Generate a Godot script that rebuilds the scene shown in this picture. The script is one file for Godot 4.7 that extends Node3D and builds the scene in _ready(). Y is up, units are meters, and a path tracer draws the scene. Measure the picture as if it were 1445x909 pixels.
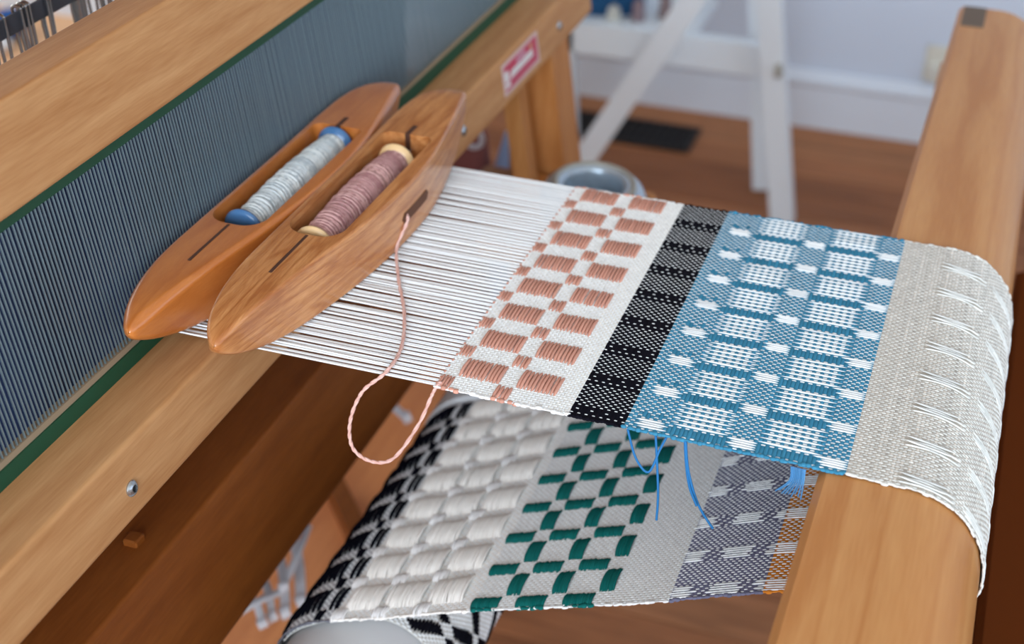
extends Node3D
# A floor loom seen from the weaver's side. Shapes are written in "loom space": metres, x runs along the beams away from
# the viewer, z runs towards the weaver, y = 0 is the plane of the stretched warp, which lies 0.75 m above the floor.

const Y0 := 0.75
const NEAR_X := 0.583          # near selvedge
const FAR_X := 0.842           # far selvedge
const ENDS := 128              # warp ends
const REPEAT := 16             # ends in one repeat of the threading
const TILT := Vector2(-0.132, 0.991)   # (z, y) direction of the leaning beater

var base_of := {}
var used := {}
var M := {}
var rng := RandomNumberGenerator.new()

# ------------------------------------------------------------------ mesh builder
class Shape:
	var v := PackedVector3Array()
	var c := PackedColorArray()
	var f := PackedInt32Array()
	var tint := Color.WHITE
	var mark := 0
	func p(a: Vector3) -> int:
		v.append(a)
		c.append(tint)
		return v.size() - 1
	func tri(a: int, b: int, d: int) -> void:
		f.append(a); f.append(b); f.append(d)
	func quad(a: int, b: int, d: int, e: int) -> void:
		tri(a, b, d); tri(a, d, e)
	func open() -> void:
		mark = f.size()
	func close() -> void:          # a closed piece is turned so that its faces look outwards
		var vol := 0.0
		var o := v[f[mark]]
		for k in range(mark, f.size(), 3):
			vol += (v[f[k]] - o).dot((v[f[k + 1]] - o).cross(v[f[k + 2]] - o))
		if vol < 0.0:
			for k in range(mark, f.size(), 3):
				var t := f[k + 1]
				f[k + 1] = f[k + 2]
				f[k + 2] = t
	# rings of points (each an array of equal length) joined into a skin
	func skin(rings: Array, around := true, cap := true) -> void:
		open()
		var ids := []
		for r in rings:
			var row := PackedInt32Array()
			for q in r:
				row.append(p(q))
			ids.append(row)
		var n: int = ids[0].size()
		for k in ids.size() - 1:
			var a: PackedInt32Array = ids[k]
			var b: PackedInt32Array = ids[k + 1]
			for j in (n if around else n - 1):
				var j2 := (j + 1) % n
				quad(a[j], a[j2], b[j2], b[j])
		if cap and around:
			for e in [0, ids.size() - 1]:
				var m := Vector3.ZERO
				for q in rings[e]:
					m += q
				var mid := p(m / n)
				for j in n:
					var j2 := (j + 1) % n
					if e == 0:
						tri(mid, ids[e][j2], ids[e][j])
					else:
						tri(mid, ids[e][j], ids[e][j2])
			close()
	func box(at: Vector3, size: Vector3, cut := 0.0, turn := Basis.IDENTITY) -> void:
		var h := size * 0.5
		var k := minf(cut, minf(h.x, minf(h.y, h.z)) * 0.9)
		if k <= 0.0:
			var rings := []
			for y in [-h.y, h.y]:
				rings.append([at + turn * Vector3(-h.x, y, -h.z), at + turn * Vector3(h.x, y, -h.z), at + turn * Vector3(h.x, y, h.z), at + turn * Vector3(-h.x, y, h.z)])
			skin_convex(rings)
			return
		var out := []
		for lev in [[-h.y, k], [-h.y + k, 0.0], [h.y - k, 0.0], [h.y, k]]:
			var a: float = h.x - lev[1]
			var b: float = h.z - lev[1]
			var y: float = lev[0]
			var ring := []
			for q in [Vector2(-a, -b + k), Vector2(-a + k, -b), Vector2(a - k, -b), Vector2(a, -b + k), Vector2(a, b - k), Vector2(a - k, b), Vector2(-a + k, b), Vector2(-a, b - k)]:
				ring.append(at + turn * Vector3(q.x, y, q.y))
			out.append(ring)
		skin(out)
	func skin_convex(rings: Array) -> void:
		skin(rings, true, true)
	# a tube through points with a radius per point (or one radius)
	func tube(pts: Array, radius, sides := 8, cap := true, flat := 1.0) -> void:
		var rings := []
		var up := Vector3.UP
		for k in pts.size():
			var d: Vector3 = (pts[mini(k + 1, pts.size() - 1)] - pts[maxi(k - 1, 0)]).normalized()
			if absf(d.dot(up)) > 0.95:
				up = Vector3.RIGHT if absf(d.x) < 0.9 else Vector3.BACK
			var s := d.cross(up).normalized()
			var t := s.cross(d).normalized()
			up = t
			var r: float = radius[k] if radius is Array else radius
			var ring := []
			for j in sides:
				var a := TAU * j / sides
				ring.append(pts[k] + s * cos(a) * r + t * sin(a) * r * flat)
			rings.append(ring)
		skin(rings, true, cap)
	# profile of (distance along the axis, radius) turned about an axis
	func lathe(at: Vector3, axis: Vector3, profile: Array, sides := 24) -> void:
		var a := axis.normalized()
		var s := a.cross(Vector3.UP if absf(a.y) < 0.9 else Vector3.RIGHT).normalized()
		var t := a.cross(s)
		var rings := []
		for q in profile:
			var ring := []
			for j in sides:
				var g := TAU * j / sides
				ring.append(at + a * q.x + (s * cos(g) + t * sin(g)) * maxf(q.y, 0.00001))
			rings.append(ring)
		skin(rings)
	# outline of (z, y) points drawn out along x; the outline may differ between both ends
	func prism(x0: float, x1: float, outline: Array, outline_far = null, steps := 1) -> void:
		var rings := []
		var other: Array = outline if outline_far == null else outline_far
		for s in steps + 1:
			var t := float(s) / steps
			var ring := []
			for k in outline.size():
				var q: Vector2 = outline[k].lerp(other[k], t)
				ring.append(Vector3(lerpf(x0, x1, t), q.y, q.x))
			rings.append(ring)
		open()
		var start := v.size()
		var n := outline.size()
		for r in rings:
			for q in r:
				p(q)
		for k in steps:
			for j in n:
				var j2 := (j + 1) % n
				quad(start + k * n + j, start + k * n + j2, start + (k + 1) * n + j2, start + (k + 1) * n + j)
		for e in [0, steps]:
			var flat := PackedVector2Array()
			for q in rings[e]:
				flat.append(Vector2(q.z, q.y))
			var t := Geometry2D.triangulate_polygon(flat)
			for k in range(0, t.size(), 3):
				if e == 0:
					tri(start + t[k], start + t[k + 2], start + t[k + 1])
				else:
					tri(start + e * n + t[k], start + e * n + t[k + 1], start + e * n + t[k + 2])
		close()
	func mesh(origin: Vector3, angle := 38.0, uv_from = null) -> ArrayMesh:
		var limit := cos(deg_to_rad(angle))
		var count := f.size() / 3
		var fn := PackedVector3Array()
		fn.resize(count)
		var fa := PackedVector3Array()
		fa.resize(count)
		var first := PackedInt32Array()
		first.resize(v.size() + 1)
		for i in f:
			first[i + 1] += 1
		for i in v.size():
			first[i + 1] += first[i]
		var fill := first.duplicate()
		var around := PackedInt32Array()
		around.resize(f.size())
		for k in count:
			var n := (v[f[k * 3 + 1]] - v[f[k * 3]]).cross(v[f[k * 3 + 2]] - v[f[k * 3]])
			fa[k] = n
			fn[k] = n.normalized()
			for j in 3:
				var i := f[k * 3 + j]
				around[fill[i]] = k
				fill[i] += 1
		var ov := PackedVector3Array()
		var on := PackedVector3Array()
		var oc := PackedColorArray()
		var uv := PackedVector2Array()
		ov.resize(f.size()); on.resize(f.size()); oc.resize(f.size())
		if uv_from != null:
			uv.resize(f.size())
		for k in count:
			for j in 3:
				var i := f[k * 3 + j]
				var n := Vector3.ZERO
				for e in range(first[i], first[i + 1]):
					if fn[around[e]].dot(fn[k]) >= limit:
						n += fa[around[e]]
				var o := k * 3 + (2 - j)          # front faces run clockwise
				ov[o] = v[i] - origin
				on[o] = n.normalized() if n.length_squared() > 0.0 else Vector3.UP
				oc[o] = c[i]
				if uv_from != null:
					uv[o] = uv_from.call(v[i])
		var arrays := []
		arrays.resize(Mesh.ARRAY_MAX)
		arrays[Mesh.ARRAY_VERTEX] = ov
		arrays[Mesh.ARRAY_NORMAL] = on
		arrays[Mesh.ARRAY_COLOR] = oc
		if uv_from != null:
			arrays[Mesh.ARRAY_TEX_UV] = uv
		var m := ArrayMesh.new()
		m.add_surface_from_arrays(Mesh.PRIMITIVE_TRIANGLES, arrays)
		return m

# ------------------------------------------------------------------ nodes
func numbered(called: String) -> String:
	if not used.has(called):
		used[called] = 0
		return called
	used[called] += 1
	return "%s_%03d" % [called, used[called]]

func tag(o: Node, label: String, category := "", group := "") -> Node:
	if label: o.set_meta("label", label)
	if category: o.set_meta("category", category)
	if group: o.set_meta("group", group)
	return o

func thing(called: String, label: String, category: String, at := Vector3.ZERO, group := "") -> Node3D:
	var o := Node3D.new()
	o.name = numbered(called)
	add_child(o)
	o.position = at + Vector3(0, Y0, 0)
	base_of[o] = at
	tag(o, label, category, group)
	return o

func put(called: String, s: Shape, m: Material, parent: Node3D = null, angle := 38.0, uv_from = null) -> MeshInstance3D:
	var o := MeshInstance3D.new()
	o.material_override = m
	if parent == null:
		var lo := s.v[0]
		var hi := s.v[0]
		for q in s.v:
			lo = lo.min(q)
			hi = hi.max(q)
		var at := Vector3((lo.x + hi.x) / 2, lo.y, (lo.z + hi.z) / 2)
		o.mesh = s.mesh(at, angle, uv_from)
		o.name = numbered(called)
		add_child(o)
		o.position = at + Vector3(0, Y0, 0)
		base_of[o] = at
	else:
		o.mesh = s.mesh(base_of[parent], angle, uv_from)
		o.name = called
		parent.add_child(o, true)
		base_of[o] = base_of[parent]
	return o

func structure(o: Node) -> Node:
	o.set_meta("kind", "structure")
	return o

func stuff(o: Node) -> Node:
	o.set_meta("kind", "stuff")
	return o

func place(called: String, m: Mesh, mat: Material, parent: Node3D, at: Transform3D) -> MeshInstance3D:
	var o := MeshInstance3D.new()
	o.mesh = m
	o.material_override = mat
	o.name = called
	parent.add_child(o, true)
	at.origin -= base_of[parent]
	o.transform = at
	return o

func copies(called: String, m: Mesh, mat: Material, parent: Node3D, list: Array, tints: Array) -> MultiMeshInstance3D:
	var mm := MultiMesh.new()
	mm.transform_format = MultiMesh.TRANSFORM_3D
	mm.use_colors = true
	mm.mesh = m
	mm.instance_count = list.size()
	for k in list.size():
		var t: Transform3D = list[k]
		t.origin -= base_of[parent]
		mm.set_instance_transform(k, t)
		mm.set_instance_color(k, tints[k])
	var o := MultiMeshInstance3D.new()
	o.multimesh = mm
	o.material_override = mat
	o.name = called
	parent.add_child(o, true)
	stuff(o)
	return o

# ------------------------------------------------------------------ materials
func plain(color: Color, rough := 0.6, metal := 0.0) -> StandardMaterial3D:
	var m := StandardMaterial3D.new()
	m.albedo_color = color
	m.roughness = rough
	m.metallic = metal
	m.cull_mode = BaseMaterial3D.CULL_DISABLED
	return m

func matte(color: Color) -> StandardMaterial3D:
	var m := plain(color, 0.9)
	m.metallic_specular = 0.1
	return m

func fibre(color := Color.WHITE, rough := 0.95) -> StandardMaterial3D:
	var m := plain(color, rough)
	m.vertex_color_use_as_albedo = true
	m.specular_mode = BaseMaterial3D.SPECULAR_SCHLICK_GGX
	m.metallic_specular = 0.15
	return m

func noise(seed_value: int, freq: float, octaves := 3) -> FastNoiseLite:
	var n := FastNoiseLite.new()
	n.seed = seed_value
	n.noise_type = FastNoiseLite.TYPE_SIMPLEX_SMOOTH
	n.frequency = freq
	n.fractal_octaves = octaves
	return n

# streaked wood: the grain runs along u; rings > 0 adds the arches of a flat-sawn board
func wood_image(seed_value: int, light: Color, dark: Color, rings: float, contrast: float, warp: float) -> Image:
	var size := 384
	var a := noise(seed_value, 0.011, 4).get_seamless_image(size, size)
	var b := noise(seed_value + 7, 0.09, 2).get_seamless_image(size, size)
	var d := noise(seed_value + 13, 0.006, 2).get_seamless_image(size, size)
	var im := Image.create(size, size, false, Image.FORMAT_RGB8)
	for y in size:
		for x in size:
			var k := a.get_pixel(x, y).r * 0.65 + b.get_pixel(x, y).r * 0.35
			var t := (k - 0.5) * contrast + 0.5
			if rings > 0.0:
				var w := d.get_pixel(x, y).r
				var s := 0.5 + 0.5 * sin((float(y) / size + w * warp) * TAU * rings)
				t -= pow(s, 6.0) * 0.38
			im.set_pixel(x, y, dark.lerp(light, clampf(t, 0.0, 1.0)))
	im.generate_mipmaps()
	return im

func wood(seed_value: int, light: Color, dark: Color, scale: Vector3, rough := 0.45, rings := 0.0, contrast := 1.2, coat := 0.0, warp := 0.5) -> StandardMaterial3D:
	var m := StandardMaterial3D.new()
	m.albedo_texture = ImageTexture.create_from_image(wood_image(seed_value, light, dark, rings, contrast, warp))
	m.uv1_triplanar = true
	m.uv1_triplanar_sharpness = 6.0
	m.uv1_scale = scale
	m.roughness = rough
	m.cull_mode = BaseMaterial3D.CULL_DISABLED
	if coat > 0.0:
		m.clearcoat_enabled = true
		m.clearcoat = coat
		m.clearcoat_roughness = 0.18
	return m

func materials() -> void:
	M.beam = wood(3, Color(0.82, 0.61, 0.39), Color(0.72, 0.48, 0.27), Vector3(0.9, 11, 11), 0.42, 3.0, 0.8, 0.12, 0.35)
	M.beater = wood(11, Color(0.79, 0.60, 0.41), Color(0.67, 0.46, 0.28), Vector3(1.1, 15, 15), 0.55, 0.0, 1.2)
	M.post = wood(31, Color(0.79, 0.56, 0.34), Color(0.67, 0.42, 0.21), Vector3(15, 1.4, 15), 0.5, 0.0, 1.2)
	M.rail = wood(17, Color(0.55, 0.31, 0.12), Color(0.45, 0.23, 0.07), Vector3(1.2, 9, 9), 0.5, 0.0, 1.2)
	M.treadle = wood(19, Color(0.91, 0.60, 0.36), Color(0.81, 0.49, 0.27), Vector3(1.4, 14, 14), 0.5, 0.0, 1.1)
	M.shuttle = wood(23, Color(0.84, 0.60, 0.38), Color(0.64, 0.38, 0.19), Vector3(2.6, 26, 26), 0.3, 3.0, 1.25, 0.35, 0.6)
	M.shuttle_old = wood(29, Color(0.80, 0.50, 0.25), Color(0.69, 0.38, 0.15), Vector3(3.5, 20, 20), 0.28, 1.0, 0.9, 0.5, 0.8)
	for k in ["beam", "beater", "post", "rail"]:
		M[k].metallic_specular = 0.3
	M.slot = plain(Color(0.28, 0.15, 0.08), 0.7)
	M.floor = []
	for k in 4:
		var l: Color = [Color(0.71, 0.46, 0.30), Color(0.76, 0.51, 0.34), Color(0.65, 0.41, 0.26), Color(0.74, 0.48, 0.31)][k]
		M.floor.append(wood(41 + k, l, l.darkened(0.22), Vector3(11, 11, 1.2), 0.5, 2.0, 1.0))
		M.floor[k].metallic_specular = 0.3
	M.wall = plain(Color(0.88, 0.87, 0.84), 0.8)
	M.far_wall = plain(Color(0.82, 0.86, 0.92), 0.8)  # cool window light worked into the wall colour
	M.trim = plain(Color(0.87, 0.90, 0.94), 0.5)
	M.white = plain(Color(0.89, 0.92, 0.94), 0.45)
	M.green = plain(Color(0.03, 0.26, 0.16), 0.6)
	M.burlap = plain(Color(0.55, 0.47, 0.37), 0.95)
	M.wire = plain(Color(0.60, 0.69, 0.72), 0.4, 0.8)
	M.navy = plain(Color(0.09, 0.18, 0.33), 0.9)
	M.steel = plain(Color(0.72, 0.74, 0.75), 0.25, 0.9)
	M.dark_steel = plain(Color(0.34, 0.36, 0.40), 0.5, 0.1)
	M.hole = plain(Color(0.04, 0.04, 0.05), 0.8)
	M.blue_plastic = plain(Color(0.27, 0.43, 0.60), 0.25)
	M.cream_plastic = plain(Color(0.90, 0.76, 0.56), 0.3)
	M.fibre = fibre()
	M.paper = plain(Color(0.80, 0.80, 0.80), 0.8)
	M.cord = plain(Color(0.88, 0.87, 0.88), 0.8)
	M.blue_cloth = plain(Color(0.08, 0.30, 0.47), 0.9)

# ------------------------------------------------------------------ room
func room() -> void:
	# oak strips running towards the weaver, each one a piece of the floor
	var fl := Node3D.new()
	fl.name = "floor"
	add_child(fl)
	structure(fl)
	base_of[fl] = Vector3(0, -Y0, 0)
	fl.position = Vector3.ZERO
	var sub := Shape.new()
	sub.box(Vector3(0.5, -Y0 - 0.06, -0.3), Vector3(4.8, 0.08, 4.8))
	put("subfloor", sub, M.floor[2], fl)
	var w := 0.083
	var plank := Shape.new()
	plank.box(Vector3.ZERO, Vector3(w - 0.0015, 0.02, 1.0), 0.0012)
	var pm := plank.mesh(Vector3.ZERO)
	for r in 54:
		var x := -1.75 + r * w
		var z := -2.62 + rng.randf() * 0.8
		var z0 := -2.65
		while z0 < 2.05:
			var z1 := minf(z, 2.05)
			if z1 - z0 > 0.05:
				place("plank", pm, M.floor[rng.randi() % 4], fl, Transform3D(Basis.from_scale(Vector3(1, 1, z1 - z0 - 0.001)), Vector3(x, -Y0 - 0.01 + rng.randf() * 0.0006, (z0 + z1) / 2)))
			z0 = z1
			z += 0.9 + rng.randf() * 0.9
	var s := Shape.new()
	s.box(Vector3(2.74, 0.5, -0.3), Vector3(0.12, 2.62, 4.9))
	structure(put("wall_far", s, M.far_wall))
	s = Shape.new()
	s.box(Vector3(-1.86, -0.5, -0.3), Vector3(0.12, 0.62, 4.9))
	s.box(Vector3(-1.86, 1.625, -0.3), Vector3(0.12, 0.37, 4.9))
	s.box(Vector3(-1.86, 0.625, -1.775), Vector3(0.12, 1.63, 1.95))
	s.box(Vector3(-1.86, 0.625, 1.75), Vector3(0.12, 1.63, 0.70))
	structure(put("wall_near", s, M.wall))
	s = Shape.new()
	s.box(Vector3(-0.36, 0.5, -2.72), Vector3(3.12, 2.62, 0.12))
	s.box(Vector3(2.60, 0.5, -2.72), Vector3(0.40, 2.62, 0.12))
	s.box(Vector3(1.80, -0.60, -2.72), Vector3(1.20, 0.42, 0.12))
	s.box(Vector3(1.80, 1.41, -2.72), Vector3(1.20, 0.80, 0.12))
	structure(put("wall_left", s, M.wall))
	s = Shape.new()
	for b in [[Vector3(1.80, -0.37, -2.72), Vector3(1.2, 0.04, 0.14)], [Vector3(1.80, 0.99, -2.72), Vector3(1.2, 0.04, 0.14)], [Vector3(1.22, 0.31, -2.72), Vector3(0.04, 1.32, 0.14)], [Vector3(2.38, 0.31, -2.72), Vector3(0.04, 1.32, 0.14)]]:
		s.box(b[0], b[1], 0.004)
	var wl := put("added_window_3", s, M.trim)  # added window, put in to light the floor behind the loom
	structure(wl)
	s = Shape.new()
	s.box(Vector3(0.44, 1.81, -0.3), Vector3(4.8, 0.12, 4.96))
	structure(put("ceiling", s, M.wall))
	# the weaver's side: a wall with one wide window
	s = Shape.new()
	s.box(Vector3(-1.25, 0.5, 2.11), Vector3(1.3, 2.62, 0.12))
	s.box(Vector3(2.35, 0.5, 2.11), Vector3(0.9, 2.62, 0.12))
	s.box(Vector3(0.65, -0.43, 2.11), Vector3(2.5, 0.76, 0.12))
	s.box(Vector3(0.65, 1.61, 2.11), Vector3(2.5, 0.4, 0.12))
	structure(put("wall_right", s, M.wall))
	s = Shape.new()
	for b in [[Vector3(0.65, -0.03, 2.11), Vector3(2.5, 0.04, 0.14)], [Vector3(0.65, 1.39, 2.11), Vector3(2.5, 0.04, 0.14)], [Vector3(-0.58, 0.68, 2.11), Vector3(0.04, 1.38, 0.14)], [Vector3(1.88, 0.68, 2.11), Vector3(0.04, 1.38, 0.14)], [Vector3(0.65, 0.68, 2.11), Vector3(0.05, 1.38, 0.1)]]:
		s.box(b[0], b[1], 0.004)
	var wf := put("window_1", s, M.trim)
	structure(wf)
	var glass := StandardMaterial3D.new()
	glass.transparency = BaseMaterial3D.TRANSPARENCY_ALPHA
	glass.albedo_color = Color(0.95, 0.97, 1.0, 0.06)
	glass.roughness = 0.02
	s = Shape.new()
	s.box(Vector3(1.80, 0.31, -2.73), Vector3(1.12, 1.32, 0.006))
	put("pane", s, glass, wl)
	for x in [0.035, 1.265]:
		s = Shape.new()
		s.box(Vector3(x, 0.68, 2.12), Vector3(1.19, 1.38, 0.006))
		put("pane", s, glass, wf)
	s = Shape.new()
	for b in [[Vector3(-1.86, -0.17, 0.3), Vector3(0.14, 0.04, 2.2)], [Vector3(-1.86, 1.42, 0.3), Vector3(0.14, 0.04, 2.2)], [Vector3(-1.86, 0.625, -0.78), Vector3(0.14, 1.6, 0.04)], [Vector3(-1.86, 0.625, 1.38), Vector3(0.14, 1.6, 0.04)], [Vector3(-1.86, 0.625, 0.3), Vector3(0.1, 1.6, 0.05)]]:
		s.box(b[0], b[1], 0.004)
	wf = put("window_2", s, M.trim)
	structure(wf)
	for z in [-0.24, 0.84]:
		s = Shape.new()
		s.box(Vector3(-1.87, 0.625, z), Vector3(0.006, 1.56, 1.04))
		put("pane", s, glass, wf)
	# tall baseboard with a moulded top on the far wall
	s = Shape.new()
	var prof := [Vector2(0.0, -Y0), Vector2(0.016, -Y0), Vector2(0.016, -Y0 + 0.088), Vector2(0.020, -Y0 + 0.094), Vector2(0.020, -Y0 + 0.103), Vector2(0.010, -Y0 + 0.109), Vector2(0.006, -Y0 + 0.118), Vector2(0.0, -Y0 + 0.119)]
	var rings := []
	for z in [-2.66, 2.05]:
		var ring := []
		for q in prof:
			ring.append(Vector3(2.68 - q.x, q.y, z))
		rings.append(ring)
	s.skin(rings)
	structure(put("baseboard_far", s, M.trim, null, 20.0))
	# outlet cover just above the baseboard
	var out := thing("wall_outlet", "small white wall outlet cover above the baseboard beside the far end of the breast beam", "outlet", Vector3(2.676, -0.625, -0.09))
	s = Shape.new()
	s.box(Vector3(2.677, -0.585, -0.090), Vector3(0.008, 0.075, 0.055), 0.003)
	put("cover_plate", s, plain(Color(0.86, 0.85, 0.80), 0.5), out)
	s = Shape.new()
	s.box(Vector3(2.665, -0.6, -0.092), Vector3(0.024, 0.036, 0.032), 0.004)
	put("plug", s, plain(Color(0.84, 0.83, 0.79), 0.5), out)
	# floor register
	var vent := thing("floor_vent", "dark metal floor register with slats let into the wood floor by the far wall", "vent", Vector3(2.517, -Y0, -0.66))
	s = Shape.new()
	for b in [[Vector3(2.463, -0.747, -0.66), Vector3(0.012, 0.006, 0.27)], [Vector3(2.571, -0.747, -0.66), Vector3(0.012, 0.006, 0.27)], [Vector3(2.517, -0.747, -0.789), Vector3(0.096, 0.006, 0.012)], [Vector3(2.517, -0.747, -0.531), Vector3(0.096, 0.006, 0.012)]]:
		s.box(b[0], b[1], 0.002)
	var vm := plain(Color(0.10, 0.07, 0.06), 0.5, 0.3)
	put("frame", s, vm, vent)
	s = Shape.new()
	s.box(Vector3(2.517, -0.7492, -0.66), Vector3(0.1, 0.0012, 0.25))
	put("duct_opening", s, M.hole, vent)
	for k in 14:
		s = Shape.new()
		s.box(Vector3(2.517, -0.7465, -0.777 + k * 0.018), Vector3(0.098, 0.005, 0.005), 0.001)
		put("slat", s, vm, vent)

# ------------------------------------------------------------------ loom
func leaning(at: Vector2, along: float, out: float) -> Vector2:   # (z, y) from a point on the reed plane, up the reed and out towards the weaver
	return at + TILT * along + Vector2(0.991, 0.132) * out

const REED_FOOT := Vector2(-0.4395, -0.010)

func rounded(corners: Array, radii: Array, segs := 4) -> Array:
	var out := []
	var n := corners.size()
	for k in n:
		var q: Vector2 = corners[k]
		var a: Vector2 = (corners[(k + n - 1) % n] - q).normalized()
		var b: Vector2 = (corners[(k + 1) % n] - q).normalized()
		var r: float = radii[k]
		if r <= 0.0:
			out.append(q)
			continue
		for j in segs + 1:
			var t := float(j) / segs
			var e0 := q + a * r
			var e1 := q + b * r
			out.append(e0.lerp(q, t).lerp(q.lerp(e1, t), t))
	return out

func bolt(at: Vector3, n: Vector3, r: float, parent: Node3D) -> void:
	var s := Shape.new()
	s.lathe(at, n, [Vector2(-0.004, 0.0), Vector2(-0.004, r), Vector2(0.0008, r), Vector2(r * 0.34, r * 0.86), Vector2(r * 0.52, r * 0.6), Vector2(r * 0.55, r * 0.46), Vector2(r * 0.2, r * 0.42), Vector2(r * 0.2, 0.0)], 24)
	var b := put("bolt", s, M.steel, parent)
	s = Shape.new()
	s.lathe(at + n * (r * 0.2), n, [Vector2(0.0, 0.0), Vector2(0.0, r * 0.41), Vector2(r * 0.12, r * 0.41), Vector2(r * 0.12, 0.0)], 6)
	put("hex_socket", s, M.hole, b)

func label_image() -> Image:
	var im := Image.create(160, 56, false, Image.FORMAT_RGB8)
	var edge := Color(0.80, 0.70, 0.68)
	var red := Color(0.74, 0.18, 0.30)
	var pale := Color(0.86, 0.84, 0.82)
	var pink := Color(0.72, 0.42, 0.50)
	im.fill(edge)
	im.fill_rect(Rect2i(7, 6, 146, 44), red)
	for y in range(6, 50):
		for x in range(7, 153):
			var u := (x - 7) / 146.0
			var v := (y - 6) / 44.0
			# pale leaning letters across the middle, a pink line of small print below, a gold spot at the far end
			if v > 0.36 and v < 0.64 and u > 0.2 - (v - 0.36) * 0.25 and u < 0.86:
				im.set_pixel(x, y, pale)
			if v > 0.04 and v < 0.4 and u > 0.36 and u < 0.66 and absf(u - 0.51) * 1.4 + absf(v - 0.2) < 0.27:
				im.set_pixel(x, y, pink.lightened(0.15))
			if v > 0.70 and v < 0.84 and u > 0.12 and int(x / 3) % 2 == 0:
				im.set_pixel(x, y, pink)
			if Vector2((u - 0.82) * 3.3, v - 0.2).length() < 0.15:
				im.set_pixel(x, y, Color(0.78, 0.52, 0.36))
			if u < 0.12 and absf(v - 0.42) < 0.2:
				im.set_pixel(x, y, pale)
			if u < 0.14 and absf(v - 0.78) < 0.1:
				im.set_pixel(x, y, pale)
	return im

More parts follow.
